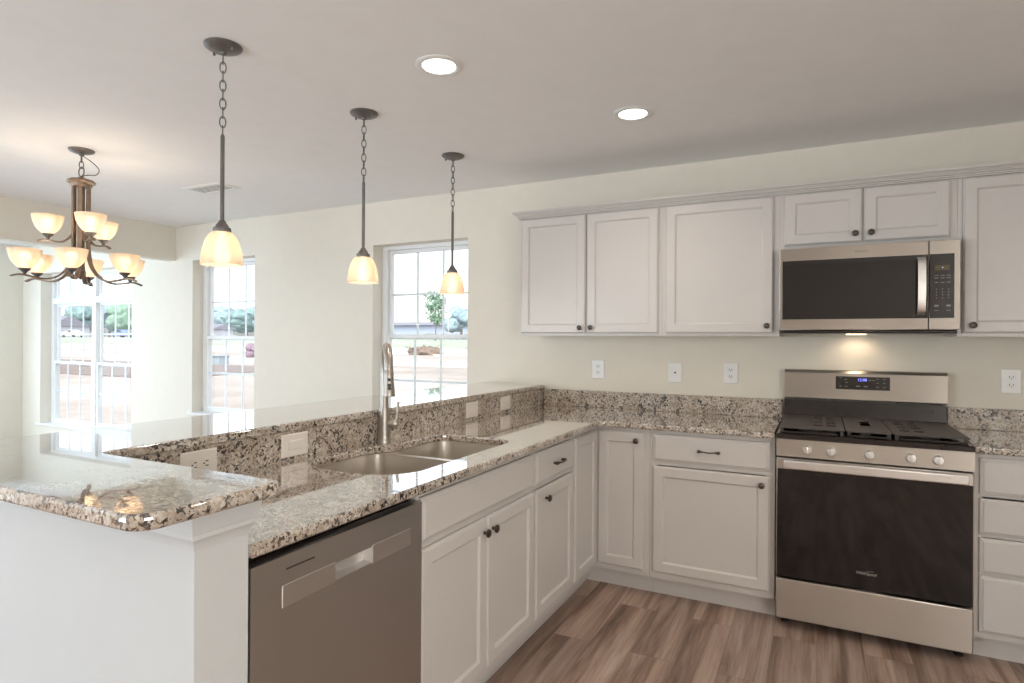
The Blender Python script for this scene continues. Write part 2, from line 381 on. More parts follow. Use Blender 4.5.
WIN = {1: (-7.91, -6.155, .335, 2.10), 2: (-5.19, -4.335, .62, 2.10), 3: (-2.985, -2.105, .62, 2.10), 4: (-3.3, -.5, .35, 2.15), 5: (-6.25, -3.95, .85, 2.05)}
wall('wall_back', f_back, [XS-.2, XR+.2], [-.02, 2.64], [WIN[1], WIN[2], WIN[3]], .20)
wall('wall_left', f_left, [YF, 0], [0, CEIL], [(-3.6, 0, 0, 2.112)], .13)
wall('wall_far_left', f_far, [-3.6, 0], [0, CEIL], [WIN[4]], .2)
wall('wall_sunroom', lambda u, v, d: Vector((u, -3.6-d, v)), [XS-.2, XW-.13], [0, CEIL], [(-7.9, -6.0, .45, 2.15)], .13)  # opening in this unseen wall is added for its fill lamp
wall('wall_front', f_front, [XW-.13, XR+.2], [0, CEIL], [(-4.85, -2.35, 0, 2.08)], .2)  # patio opening made up in this unseen wall to bring in fill
wall('wall_right', f_right, [YF, 0], [0, CEIL], [WIN[5]], .2)
struct(B().box(XS-.2, XR+.2, YF-.2, .2, -.12, 0).build('floor', M_FLOOR))
struct(B().box(XS-.2, XR+.2, YF-.2, .0, CEIL, CEIL+.2).build('ceiling', M_CEIL))
# baseboards
def baseb(name, x0, x1, y0, y1): struct(B().box(x0, x1, y0, y1, 0, .11, .004).build(name, M_TRIM))
baseb('baseboard_back', XW-2.8, -1.70, -.014, 0); baseb('baseboard_front', -2.3, XR, YF, YF+.014); baseb('baseboard_right', XR-.014, XR, YF, -.7)
baseb('baseboard_left', XW, XW+.014, YF, -3.62)

def window(k, f, rect, units=1, transom=False, meet=None, sill=True, th=.2):
    u0, u1, v0, v1 = rect
    ft = .045; fh = .028; d0, d1 = .115, .185
    b = B()
    b.ubox(f, u0, u0+ft, v0, v1, d0, d1); b.ubox(f, u1-ft, u1, v0, v1, d0, d1); b.ubox(f, u0+ft, u1-ft, v1-fh, v1, d0, d1); b.ubox(f, u0+ft, u1-ft, v0, v0+.035, d0, d1)
    W = (u1-u0-2*ft); mul = .07
    spans = []
    for i in range(units):
        a = u0+ft+i*(W+mul)/units; spans.append((a, a+(W-mul*(units-1))/units))
        if i: b.ubox(f, a-mul, a, v0+.035, v1-fh, d0-.008, d1)
    top = v1-fh
    if transom:
        for a, c in spans: b.ubox(f, a, c, 1.745, 1.815, d0-.004, d1)
    fr = struct(b.build('window_%d' % k, M_VINYL))
    def sash(name, a, c, lo, hi, da, db, rows, cols=3, sw=.030):
        s = B(); s.ubox(f, a, a+sw, lo, hi, da, db, .003); s.ubox(f, c-sw, c, lo, hi, da, db, .003); s.ubox(f, a+sw, c-sw, lo, lo+sw, da, db, .003); s.ubox(f, a+sw, c-sw, hi-sw, hi, da, db, .003)
        so = s.build(name, M_VINYL, fr)
        g = B(); mid = (da+db)/2; gw = .0085
        for i in range(1, cols): x = a+sw+(c-a-2*sw)*i/cols; g.ubox(f, x-gw, x+gw, lo+sw, hi-sw, mid-.004, mid+.004)
        for j in range(1, rows): y = lo+sw+(hi-lo-2*sw)*j/rows; g.ubox(f, a+sw, c-sw, y-gw, y+gw, mid-.0035, mid+.0035)
        if rows*cols > 1: g.build('muntin_grid', M_VINYL, so)
        p = B(); p.ubox(f, a+sw-.003, c-sw+.003, lo+sw-.003, hi-sw+.003, mid-.0075, mid-.0055); p.build('glass_pane', M_PANE, so)
        return so
    for a, c in spans:
        lo = v0+.035; hi = 1.745 if transom else top
        m = meet if meet else (lo+hi)/2
        sash('upper_sash', a, c, m-.02, hi, .150, .180, 2)
        s = sash('lower_sash', a, c, lo, m+.02, .118, .148, 2)
        l = B(); l.ubox(f, (a+c)/2-.025, (a+c)/2+.025, m+.02, m+.028, .122, .146, .002); l.build('sash_lock', M_VINYL, s)
        if transom: sash('transom_sash', a, c, 1.815, top, .140, .170, 1)
    if sill:
        s = B(); s.ubox(f, u0-.04, u1+.04, v0-.0, v0+.022, -.035, 0, .004); s.ubox(f, u0+.001, u1-.001, v0, v0+.022, 0, .115); s.build('window_sill', M_TRIM, fr)
    return fr
window(1, f_back, WIN[1], 2, True, 1.057); window(2, f_back, WIN[2], 1, meet=1.355); window(3, f_back, WIN[3], 1, meet=1.372)
window(4, f_far, WIN[4], 3, False); window(5, f_right, WIN[5], 2, False)  # both windows made up in unseen places to let fill light in

# knee wall of the peninsula with its return end
KX0, KX1, KY0, KY1 = -1.69, -1.515, -3.044, -2.921; KXE = -.880
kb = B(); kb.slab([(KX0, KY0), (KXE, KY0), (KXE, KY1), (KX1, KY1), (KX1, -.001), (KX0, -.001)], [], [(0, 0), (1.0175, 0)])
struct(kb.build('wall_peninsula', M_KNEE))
tb = B(); ret = [(KX0, KY0), (KXE, KY0), (KXE, KY1), (KX1+.03, KY1), (KX1+.03, KY1-.05), (KX0, KY1-.05)]
def trimrings(poly, prof):
    loops = [[Vector((p[0], p[1], z)) for p in offset(poly, d)] for d, z in prof]
    return B().rings(loops)
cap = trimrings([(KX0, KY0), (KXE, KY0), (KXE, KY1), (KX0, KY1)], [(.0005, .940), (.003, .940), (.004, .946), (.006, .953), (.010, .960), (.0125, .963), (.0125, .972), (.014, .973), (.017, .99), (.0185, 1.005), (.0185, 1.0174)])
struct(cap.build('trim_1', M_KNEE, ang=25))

# ------------------------------------------------------------------ granite
PX0 = -1.5135
hole = rpoly([(-1.430, -2.277, .14), (-.990, -2.277, .15), (-.995, -1.449, .075), (-1.370, -1.449, .075), (-1.372, -1.775, .10), (-1.430, -1.885, .10)], 9)
outer = rpoly([(PX0, -2.919, 0), (-.872, -2.919, 0), (-.872, -.648, .035), (-.0035, -.648, .004), (-.0035, -.002, 0), (PX0, -.002, 0)])
EDGE = [(.8845, .004), (.887, .0012), (.891, 0), (.907, 0), (.9115, .0015), (.914, .005)]
ct = thing('granite_countertop', 'speckled granite countertop wrapping from the range round to the peninsula sink', 'countertop', (-1.2, -1.2, .8845))
B().slab(outer, [hole], EDGE).build('worktop', M_GRAN, ct)
B().box(-1.4862, -.0035, -.0225, -.002, .9142, 1.021, .002).build('backsplash', M_SPLASH, ct)
B().box(PX0, -1.4948, -2.9005, -.002, .9142, 1.0172).build('bar_splash', M_SPLASH, ct)
bar = rpoly([(-1.487, -.002, 0), (-1.96, -.002, 0), (-1.96, -3.19, .05), (-.822, -3.19, .05), (-.822, -2.882, .022), (-1.487, -2.882, .03)], 9)
bt = B().slab(bar, [], [(1.018, .006), (1.0205, .002), (1.025, 0), (1.041, 0), (1.0455, .002), (1.048, .006)]).build('granite_bar_top', M_GRAN, None, (-1.7, -1.6, 1.018))
tag(bt, 'raised granite breakfast bar ledge running under the three hanging lights', 'countertop')
rc = thing('granite_countertop', 'short granite countertop to the right of the range', 'countertop', (1.0, -.3, .8845))
B().slab(rpoly([(.7665, -.002, 0), (.7665, -.648, .004), (1.223, -.648, .004), (1.223, -.002, 0)]), [], EDGE).build('worktop', M_GRAN, rc)
B().box(.7665, 1.223, -.0225, -.002, .9142, 1.021, .002).build('backsplash', M_SPLASH, rc)

# ------------------------------------------------------------------ cabinets
YB, XP = -.61, -.914
fB = lambda u, v, d: Vector((u, YB-d, v))          # base run on the back wall
fP = lambda u, v, d: Vector((XP+d, u, v))          # peninsula run
fU = lambda u, v, d: Vector((u, -.305-d, v))       # wall cabinets
DOOR = [(.0, 0.0005), (0, .012), (.003, .0135), (.006, .0185), (.010, .0195), (.050, .0195), (.053, .018), (.058, .0115), (.060, .0105)]
DRAW = [(0, .0005), (0, .011), (.003, .0125), (.011, .0165), (.014, .0195)]
def door(f, u0, u1, v0, v1, parent, knob=None, name='door', prof=DOOR):
    d = B().nested(f, u0, u1, v0, v1, prof).build(name, M_CAB, parent, ang=12)
    if knob: add_knob(f, knob[0], knob[1], d)
    return d
def add_knob(f, u, v, parent):
    p = f(u, v, .0195); n = (f(u, v, 1)-f(u, v, 0)).normalized()
    B().lathe([(.0065, 0), (.0055, .003), (.005, .011), (.007, .014), (.0145, .0165), (.0155, .0195), (.0145, .023), (.009, .0265), (.003, .0275)], p, n, 20).build('knob', M_KNOB, parent)
def add_pull(f, u, v, parent):
    pts = bez([f(u-.046, v, .019), f(u-.047, v, .036), f(u-.03, v+.001, .043), f(u, v-.002, .045), f(u+.03, v+.001, .043), f(u+.047, v, .036), f(u+.046, v, .019)], 5)
    rs = []
    for i in range(len(pts)):
        t = i/(len(pts)-1); e = min(t, 1-t)
        rs.append(.0055+.0035*math.exp(-((e-.17)/.07)**2)-(.0017 if e > .33 else 0))
    B().tube(pts, rs, 10).build('pull', M_KNOB, parent)
def base_carcass(f, u0, u1, parent, rails, dep=.60, stiles=(.04, .04), toe=True, side_top=.884, mids=()):
    b = B(); t = .016
    b.ubox(f, u0, u0+t, .105, side_top, -dep, -.02); b.ubox(f, u1-t, u1, .105, side_top, -dep, -.02)
    b.ubox(f, u0+t, u1-t, .105, .121, -dep, -.02); b.ubox(f, u0+t, u1-t, .121, .884, -dep, -dep+.006)
    b.ubox(f, u0, u0+stiles[0], .105, .884, -.02, 0); b.ubox(f, u1-stiles[1], u1, .105, .884, -.02, 0)
    for v0, v1 in rails: b.ubox(f, u0+stiles[0], u1-stiles[1], v0, v1, -.02, -.0003)
    for a, c, v0, v1 in mids: b.ubox(f, a, c, v0, v1, -.02, -.0006)
    o = b.build('body', M_CAB, parent)
    if toe:
        k = B(); k.ubox(f, u0, u1, .0005, .1045, -.080, -.066); k.build('toe_kick', M_CAB, parent)
    return o
RAILS = [(.105, .145), (.70, .725), (.862, .884)]
c = thing('base_cabinet', 'white base cabinet between the corner and the range, one drawer over one wide door', 'cabinet', (-.30, -.3, 0))
base_carcass(fB, -.610, -.005, c, RAILS)
d = B().nested(fB, -.592, -.028, .722, .861, DRAW).build('drawer', M_CAB, c, ang=12); add_pull(fB, -.309, .793, d)
door(fB, -.593, -.027, .140, .696, c, (-.063, .654))
c = thing('base_cabinet', 'white four drawer base cabinet right of the range', 'cabinet', (.99, -.3, 0))
base_carcass(fB, .768, 1.222, c, [(.105, .14), (.36, .385), (.53, .545), (.70, .715), (.864, .884)], stiles=(.03, .03))
for v0, v1 in ((.131, .369), (.380, .528), (.544, .694), (.712, .865)):
    d = B().nested(fB, .787, 1.203, v0, v1, DRAW).build('drawer', M_CAB, c, ang=12); add_pull(fB, .995, (v0+v1)/2, d)
c = thing('corner_cabinet', 'white corner base cabinet with two narrow hinged doors meeting in the inside corner', 'cabinet', (-1.2, -.4, 0))
b = B()
b.box(-1.49, -.612, -.022, -.006, .105, .884); b.box(-1.49, -1.474, -.966, -.024, .105, .884); b.box(-1.472, -.612, -.60, -.024, .105, .12); b.box(-1.472, -.925, -.966, -.602, .105, .12)
b.box(-.628, -.612, -.59, -.024, .12, .884); b.box(-1.472, -.934, -.966, -.95, .12, .884)
b.ubox(fB, -.650, -.612, .105, .884, -.02, 0); b.ubox(fP, -.968, -.938, .105, .884, -.02, 0)
b.ubox(fB, XP, -.650, .862, .884, -.02, 0); b.ubox(fB, XP, -.650, .105, .145, -.02, 0)
b.ubox(fP, -.938, -.6105, .862, .884, -.02, 0); b.ubox(fP, -.938, -.6105, .105, .145, -.02, 0)
b.box(-.9135, -.8945, -.630, -.6105, .136, .862)
b.build('body', M_CAB, c)
k = B(); k.box(-.978, -.612, -.544, -.53, .0005, .1045); k.box(-.994, -.98, -.968, -.53, .0005, .1045); k.build('toe_kick', M_CAB, c)
door(fB, -.8935, -.640, .136, .862, c, (-.678, .820)); door(fP, -.956, -.631, .136, .862, c)
c = thing('base_cabinet', 'white narrow peninsula cabinet beside the corner, small drawer over a single door', 'cabinet', (-1.2, -1.2, 0))
base_carcass(fP, -1.437, -.971, c, RAILS, dep=.575, stiles=(.025, .025))
d = B().nested(fP, -1.426, -.984, .722, .861, DRAW).build('drawer', M_CAB, c, ang=12); add_pull(fP, -1.195, .789, d)
door(fP, -1.426, -.984, .140, .698, c, (-1.332, .650))
c = thing('sink_cabinet', 'white double door cabinet under the sink with a plain false drawer front', 'cabinet', (-1.2, -1.86, 0))
base_carcass(fP, -2.284, -1.4385, c, RAILS, dep=.575, stiles=(.025, .025), mids=[(-1.885, -1.835, .145, .70)], side_top=.655)
B().nested(fP, -2.270, -1.450, .722, .861, DRAW).build('false_drawer_front', M_CAB, c, ang=12)
door(fP, -2.270, -1.8625, .140, .700, c, (-1.889, .650)); door(fP, -1.8575, -1.450, .140, .700, c, (-1.826, .650))

# wall cabinets
def wall_cab(label, u0, u1, v0, v1, doors):
    c = thing('wall_cabinet', label, 'cabinet', ((u0+u1)/2, -.15, v0))
    b = B(); t = .016
    b.ubox(fU, u0, u0+t, v0, v1, -.303, -.02); b.ubox(fU, u1-t, u1, v0, v1, -.303, -.02); b.ubox(fU, u0+t, u1-t, v1-t, v1, -.303, -.02)
    b.ubox(fU, u0+t, u1-t, v0+.012, v0+.012+t, -.303, -.02); b.ubox(fU, u0+t, u1-t, v0+.028, v1-t, -.303, -.297)
    b.ubox(fU, u0, u0+.045, v0, v1, -.02, 0); b.ubox(fU, u1-.045, u1, v0, v1, -.02, 0)
    b.ubox(fU, u0+.045, u1-.045, v0, v0+.04, -.02, -.0003); b.ubox(fU, u0+.045, u1-.045, v1-.04, v1, -.02, -.0003)
    if len(doors) > 1: b.ubox(fU, doors[0][1]-.03, doors[1][0]+.03, v0+.04, v1-.04, -.02, -.0006)
    b.build('body', M_CAB, c)
    for a, e, lo, hi, kn in doors: door(fU, a, e, lo, hi, c, kn)
UB, UT = 1.379, 2.132
wall_cab('white double door wall cabinet at the left end of the upper row', -1.524, -.6205, UB, UT, [(-1.516, -1.084, 1.394, 2.118, (-1.113, 1.428)), (-1.075, -.642, 1.394, 2.118, (-1.043, 1.428))])
wall_cab('white single wide door wall cabinet just left of the microwave', -.6195, -.0065, UB, UT, [(-.600, -.037, 1.394, 2.118, (-.066, 1.433))])
wall_cab('white short two door wall cabinet above the microwave', -.0055, .7555, 1.829, UT, [(.015, .368, 1.850, 2.118, (.338, 1.891)), (.375, .728, 1.850, 2.118, (.406, 1.891))])
wall_cab('white single door wall cabinet right of the microwave', .7565, 1.372, UB, UT, [(.776, 1.352, 1.394, 2.118, (.813, 1.431))])
cm = B()
prof = [(.001, 2.1215), (.013, 2.1215), (.013, 2.127), (.008, 2.1272), (.008, 2.1292), (.0175, 2.1295), (.0175, 2.1355), (.012, 2.1357), (.012, 2.1377), (.023, 2.138), (.026, 2.143), (.035, 2.1515), (.032, 2.1525), (.032, 2.1548), (.044, 2.155), (.044, 2.167), (.001, 2.167)]
loops = []
for d, z in prof: loops.append([Vector((-1.525-d, -.003, z)), Vector((-1.525-d, -.307-d, z)), Vector((1.373, -.305-d, z)), ])
vl = [[cm.bm.verts.new(p) for p in l] for l in loops]
for i in range(len(vl)):
    a, b_ = vl[i], vl[(i+1) % len(vl)]
    for j in range(2): cm.bm.faces.new((a[j], a[j+1], b_[j+1], b_[j]))
cm.bm.faces.new([l[0] for l in vl]); cm.bm.faces.new([l[-1] for l in vl])
tag(cm.build('crown_molding', M_CAB, None, (-.08, -.32, 2.1215), ang=6), 'white crown molding along the top of the upper cabinet row', 'molding')

# ------------------------------------------------------------------ range
r = thing('gas_range', 'stainless steel gas range with black oven glass between the base cabinets', 'range', (.383, -.34, 0))
X0, X1 = .004, .760
B().box(X0+.002, X1-.002, -.618, -.02, .035, .905).build('body', M_BLACK, r)
B().box(X0, X1, -.672, -.6185, .048, .236, .006).build('storage_drawer', M_STEEL, r)
b = B(); b.box(X0, X1, -.668, -.6185, .245, .803, .004); dr = b.build('oven_door', M_STEEL, r)
B().box(X0+.004, X1-.004, -.6735, -.6682, .247, .752, .002).build('oven_glass', M_BLACKGLASS, dr)
hb = B(); hb.box(.036, .737, -.712, -.694, .758, .800, .006); hb.box(.046, .076, -.697, -.667, .762, .796, .004); hb.box(.697, .727, -.697, -.667, .762, .796, .004); hb.build('oven_handle', M_STEELB, dr)
lb = B().mesh(text_mesh('Whirlpool', .019, .1), FRONT(.373, -.6738, .318))
lb.tube([Vector((.380+.026*math.cos(a), -.6741, .318+.011*math.sin(a)+.007*math.cos(a))) for a in [PI*(.15+.7*i/14) for i in range(15)]], .0005, 6); lb.build('brand_lettering', M_LOGO, dr, ang=60)
fs = lambda u, v, d: Vector((u, -.6185-d, v))
pb = B(); pb.rings([[Vector((x, y, z)) for x in (X0, X1) for y, z in ()] or [Vector((X0, -.6185, .812)), Vector((X0, -.677, .812)), Vector((X0, -.6745, .893)), Vector((X0, -.6185, .893))], [Vector((X1, -.6185, .812)), Vector((X1, -.677, .812)), Vector((X1, -.6745, .893)), Vector((X1, -.6185, .893))]])
cp = pb.build('control_panel', M_STEEL, r, ang=20)
for x in (.134, .232, .383, .537, .634):
    nrm = Vector((0, -.081, .0025)).normalized(); p = Vector((x, -.6759, .850))
    kb = B(); kb.lathe([(.021, 0), (.0205, .004), (.0195, .006), (.0185, .022), (.0165, .0255), (.004, .026)], p, nrm, 24)
    kb.box(x-.0045, x+.0045, p.y-.034, p.y-.02, .834, .868, .002)
    kb.build('knob', M_STEELB, cp)
# cooktop tray
ck = B(); ck.slab(rpoly([(X0-.002, -.680, .012), (X1+.002, -.680, .012), (X1+.002, -.075, 0), (X0-.002, -.075, 0)]), [], [(.893, .004), (.896, 0), (.912, 0), (.918, .006), (.9185, .014)]); ck.build('cooktop', M_BLACK, r)
def grate(x0, x1, slots):
    g = B(); y0, y1 = -.652, -.082
    g.slab(rpoly([(x0, y0, .012), (x1, y0, .012), (x1, y1, .012), (x0, y1, .012)], 4), [[(a, c), (b_, c), (b_, e), (a, e)] for a, b_, c, e in slots], [(.9405, .001), (.9415, 0), (.9445, 0), (.946, .002)])
    for x in (x0+.006, x1-.02):
        for y in (y0+.02, y1-.035): g.box(x, x+.014, y, y+.014, .9187, .9407)
    return g.build('grate', M_IRON, r, ang=30)
def slots(xa, xb, n, ya, yb, m, gx=.018, gy=.03):
    out = []
    for i in range(n):
        for j in range(m):
            wx = (xb-xa-gx*(n-1))/n; wy = (yb-ya-gy*(m-1))/m
            out.append((xa+i*(wx+gx), xa+i*(wx+gx)+wx, ya+j*(wy+gy), ya+j*(wy+gy)+wy))
    return out
grate(.012, .288, slots(.158, .255, 2, -.53, -.15, 4, .016, .05)); grate(.292, .472, [(.362, .404, -.46, -.21)]); grate(.476, .752, slots(.512, .605, 2, -.54, -.15, 4, .016, .05))
for x, y, rr in ((.15, -.5, .045), (.15, -.22, .036), (.383, -.36, .05), (.615, -.5, .04), (.615, -.22, .036)):
    B().lathe([(rr+.012, 0), (rr+.012, .006), (rr, .007), (rr, .013), (rr-.006, .016), (.002, .0165)], (x, y, .9186), (0, 0, 1), 28).build('burner', M_IRON, r)
gb = B(); gb.box(.02, .26, -.668, -.655, .921, .930, .003); gb.box(.30, .46, -.668, -.655, .921, .930, .003); gb.box(.50, .74, -.668, -.655, .921, .930, .003)
gb.build('front_grate_rail', M_BLACK, r)
# back guard
bgm = B(); bgm.rings([[Vector((x, -.075, .9187)), Vector((x, -.062, 1.03)), Vector((x, -.006, 1.03)), Vector((x, -.006, .9187))] for x in (X0+.004, X1-.004)]); bgm.build('riser', M_BLACK, r, ang=20)
bk = B(); bk.rings([[Vector((x, y, z)) for y, z in ((-.006, 1.036), (-.066, 1.036), (-.072, 1.042), (-.068, 1.180), (-.058, 1.192), (-.05, 1.196), (-.006, 1.196))] for x in (X0+.006, X1)]); bkg = bk.build('backguard', M_STEEL, r, ang=30)
bb = B(); bb.box(.06, .22, -.0715, -.0625, 1.0301, 1.0359); bb.box(.24, .52, -.0705, -.0625, 1.0301, 1.0359); bb.box(.54, .70, -.0715, -.0625, 1.0301, 1.0359); bb.build('vent_slot', M_SLOT, r)
dp = B(); dp.rings([[Vector((x, -.0735+(z-1.1)*.03+dy, z)) for z, dy in ((1.096, 0), (1.165, 0), (1.165, .006), (1.096, .006))] for x in (.262, .512)]); dsp = dp.build('display', M_BLACK, bkg, ang=20)
B().mesh(text_mesh('12:08', .020), FRONT(.386, -.0733, 1.148)).build('clock_digits', M_DIGIT, dsp, ang=60)
kk = B()
for x, z in ((.285, 1.158), (.31, 1.150), (.312, 1.134), (.285, 1.112), (.312, 1.112), (.422, 1.147), (.438, 1.147), (.456, 1.155), (.456, 1.134), (.456, 1.112), (.486, 1.155), (.486, 1.134), (.486, 1.112)): kk.box(x-.006, x+.006, -.0737+(z-1.1)*.03, -.0728+(z-1.1)*.03, z-.0016, z+.0016)
for x in (.362, .372, .397, .407): kk.box(x-.004, x+.004, -.0735, -.0725, 1.111, 1.117)
kk.build('button_marking', M_PRINT, dsp)
for x in (.04, .724):
    for y in (-.58, -.08): B().lathe([(.018, 0), (.018, .008), (.010, .01), (.010, .0345)], (x, y, .0005), (0, 0, 1), 16).build('foot', M_RUBBER, r)

# ------------------------------------------------------------------ microwave
m = thing('microwave', 'stainless over the range microwave hung beneath the short upper cabinet', 'microwave', (.378, -.2, 1.40))
Xa, Xb = -.003, .756
B().box(Xa+.003, Xb-.003, -.372, -.004, 1.409, 1.8275, .002).build('body', M_BLACK, m)
fM = lambda u, v, d: Vector((u, -.372-d, v))
md = B(); md.box(Xa, .6335, -.3995, -.373, 1.409, 1.8245, .004); mdo = md.build('door', M_STEEL, m)
B().box(.012, .630, -.402, -.3998, 1.463, 1.760, .0008).build('door_glass', M_BLACKGLASS, mdo)
hp = bez([Vector((.602, -.402, 1.745)), Vector((.602, -.428, 1.738)), Vector((.602, -.440, 1.70)), Vector((.602, -.446, 1.612)), Vector((.602, -.440, 1.525)), Vector((.602, -.428, 1.487)), Vector((.602, -.402, 1.480))], 6)
B().flat(hp, (1, 0, 0), .0155, .004).build('door_handle', M_STEELB, mdo)
mp_ = B(); mp_.box(.6355, Xb, -.3995, -.373, 1.409, 1.8245, .004); mpo = mp_.build('control_panel', M_STEEL, m)
B().box(.6370, .731, -.402, -.3998, 1.463, 1.760, .0008).build('keypad_glass', M_BLACK, mpo)
kp = B()
for row, z in enumerate((1.66, 1.648, 1.628)):
    for x in (.663, .686, .709): kp.box(x-.008, x+.008, -.4026, -.4018, z-.0013, z+.0013)
for z in (1.597, 1.583, 1.57, 1.556):
    for x in (.663, .686, .709): kp.box(x-.0018, x+.0018, -.4026, -.4018, z-.0022, z+.0022)
for z, h in ((1.52, .004), (1.498, .0012)):
    for x in (.663, .709): kp.box(x-.008, x+.008, -.4026, -.4018, z-h, z+h)
kp.build('button_marking', M_PRINT, mpo)
B().box(.657, .712, -.4026, -.4018, 1.684, 1.708).build('display', mat('olive_display', (.10, .085, .03), .2), mpo)
lt = B(); lt.box(.685, .688, -.4030, -.4025, 1.694, 1.698); lt.build('display_light', emit('pale_digit', (.5, .6, 1), 1.5), mpo)
B().mesh(text_mesh('Whirlpool', .013, .1), FRONT(.36, -.4003, 1.792)).build('brand_lettering', mat('grey_lettering', (.16, .15, .15), .5), mdo, ang=60)
vt = B(); vt.box(Xa+.01, Xb-.01, -.392, -.02, 1.392, 1.4085, .006); vto = vt.build('vent_base', M_BLACK, m)
B().box(.31, .40, -.12, -.06, 1.3895, 1.3922).build('task_lamp', M_TASK, vto)
light('cooktop_task_light', 'SPOT', (-.02, .10, -.015), 1.0, (1, .78, .55), parent=m, shadow_soft_size=.03, spot_size=math.radians(150), spot_blend=.6).rotation_euler = (math.radians(14), 0, 0)

# ------------------------------------------------------------------ dishwasher
d = thing('dishwasher', 'stainless dishwasher with a pocket handle at the near end of the peninsula', 'dishwasher', (-1.2, -2.6, 0))
ya, yb = -2.9105, -2.2905
B().box(-1.48, -.93, ya+.006, yb-.004, .02, .868).build('tub', M_BLACK, d)
fD = lambda u, v, q: Vector((-.92+q, u, v))
pk = (-2.658, -2.520, .748, .790)
b = B()
us = [ya, pk[0], pk[1], yb]; vs2 = [.125, pk[2], pk[3], .859]
for i in range(3):
    for j in range(3):
        if i == 1 and j == 1: continue
        b.bm.faces.new([b.bm.verts.new(fD(*q)) for q in ((us[i], vs2[j], .035), (us[i+1], vs2[j], .035), (us[i+1], vs2[j+1], .035), (us[i], vs2[j+1], .035))])
loopf = [(ya, .125), (yb, .125), (yb, .859), (ya, .859)]
L = [[b.bm.verts.new(fD(u, v, q)) for u, v in loopf] for q in (.035, .0)]
for i in range(4): b.bm.faces.new((L[0][i], L[0][(i+1) % 4], L[1][(i+1) % 4], L[1][i]))
b.bm.faces.new(L[1])
dd = b.build('door', M_STEELV, d, ang=20)
pkb = B(); lo = [(pk[0], pk[2]), (pk[1], pk[2]), (pk[1], pk[3]), (pk[0], pk[3])]
L = [[pkb.bm.verts.new(fD(u+(.004 if (i in (0, 3)) else -.004)*(q < .03), v+(.004 if i < 2 else 0)*(q < .03), q)) for i, (u, v) in enumerate(lo)] for q in (.0352, .034, .008)]
for a, c in zip(L, L[1:]):
    for i in range(4): pkb.bm.faces.new((a[i], a[(i+1) % 4], c[(i+1) % 4], c[i]))
pkb.bm.faces.new(L[-1]); pkb.build('handle_pocket', steel('pocket_steel', (.74, .72, .70), .5, (2, 2, 900)), dd, ang=20, norm=False)
M_SATIN = steel('satin_stainless', (.70, .67, .65), .42, (2, 2, 1300), .6)
for u0, u1 in ((-2.826, pk[0]-.001), (pk[1]+.001, -2.348)): B().nested(fD, u0, u1, .744, .794, [(0, .0353), (.0, .0365), (.001, .0372)]).build('handle_strip', M_SATIN, dd)
fl = B(); fl.nested(fD, -2.815, -2.728, .826, .830, [(0, .0352), (0, .0356)]); fl.build('status_slot', M_SLOT, dd)
B().box(-1.0, -.925, ya+.004, yb-.003, .8685, .8835).build('top_seal', M_RUBBER, d)
k = B(); k.box(-.985, -.971, ya+.003, yb-.002, .0005, .118); k.build('toe_kick', M_BLACK, d)

# ------------------------------------------------------------------ sink and faucet
s = thing('double_sink', 'stainless double bowl sink sunk into the peninsula granite', 'sink', (-1.2, -1.85, .68))
bowlA = rpoly([(-1.436, -2.283, .14), (-.984, -2.283, .15), (-.986, -1.842, .05), (-1.408, -1.842, .05), (-1.436, -1.90, .06)], 7)
bowlB = rpoly([(-1.376, -1.812, .05), (-.988, -1.812, .05), (-.989, -1.443, .075), (-1.376, -1.443, .075)], 7)
deck = rpoly([(-1.462, -2.28-.0, .14), (-.955, -2.28, .14), (-.955, -1.44, .07), (-1.462, -1.44, .07)], 5)
dk = rpoly([(-1.458, -2.2885, .12), (-.962, -2.2885, .12), (-.962, -1.4385, .08), (-1.458, -1.4385, .08)], 5)
B().slab(dk, [bowlA, bowlB], [(.8785, 0), (.8838, 0)]).build('rim', M_SINK, s)
for poly, dz in ((bowlA, .215), (bowlB, .19)):
    cx = sum(p[0] for p in poly)/len(poly); cy = sum(p[1] for p in poly)/len(poly); zt = .8784
    prof = [(0, zt), (.004, zt-.06), (.010, zt-dz*.75), (.020, zt-dz*.92), (.040, zt-dz*.985), (.07, zt-dz)]
    bl = B(); loops = []
    for ins, z in prof:
        q = offset(poly, 0)
        k1 = 1-ins/.22
        loops.append([Vector((cx+(x-cx)*k1, cy+(y-cy)*k1, z)) for x, y in q])
    loops.append([Vector((cx+(x-cx)*.12, cy+(y-cy)*.12, zt-dz-.002)) for x, y in poly])
    outer2 = [[Vector((cx+(v.x-cx)*1.004, cy+(v.y-cy)*1.004, v.z-.0015)) for v in l] for l in loops]
    bl.rings(loops+outer2[::-1], cap0=False, cap1=False, cyc=True)
    bo = bl.build('bowl', M_SINK, s, ang=50)
    B().lathe([(.045, 0), (.045, .003), (.036, .004), (.034, -.001), (.012, -.002), (.010, .004), (.002, .005)], (cx, cy, zt-dz+.0005), (0, 0, 1), 24).build('drain', M_CHROME, bo)
f = thing('kitchen_faucet', 'brushed nickel gooseneck pull down faucet rising behind the sink', 'faucet', (-1.455, -1.760, .9145))
fo = Vector((-1.455, -1.760, 0))
B().lathe([(.030, .9143), (.030, .921), (.0275, .925), (.0265, .94), (.0255, .97), (.0245, 1.02), (.0225, 1.05), (.0195, 1.062)], fo, (0, 0, 1), 28).build('body', M_NICKEL, f)
dr_ = Vector((.69, -.724, 0)).normalized()
arc = [fo+Vector((0, 0, 1.055)), fo+Vector((0, 0, 1.14)), fo+Vector((0, 0, 1.20))]
for i in range(0, 13):
    a = PI*i/12; arc.append(fo+dr_*(.095-.095*math.cos(a))+Vector((0, 0, 1.212+.105*math.sin(a))))
arc.append(fo+dr_*.191+Vector((0, 0, 1.205)))
B().tube(bez(arc, 3), .0175, 16).build('spout', M_NICKEL, f)
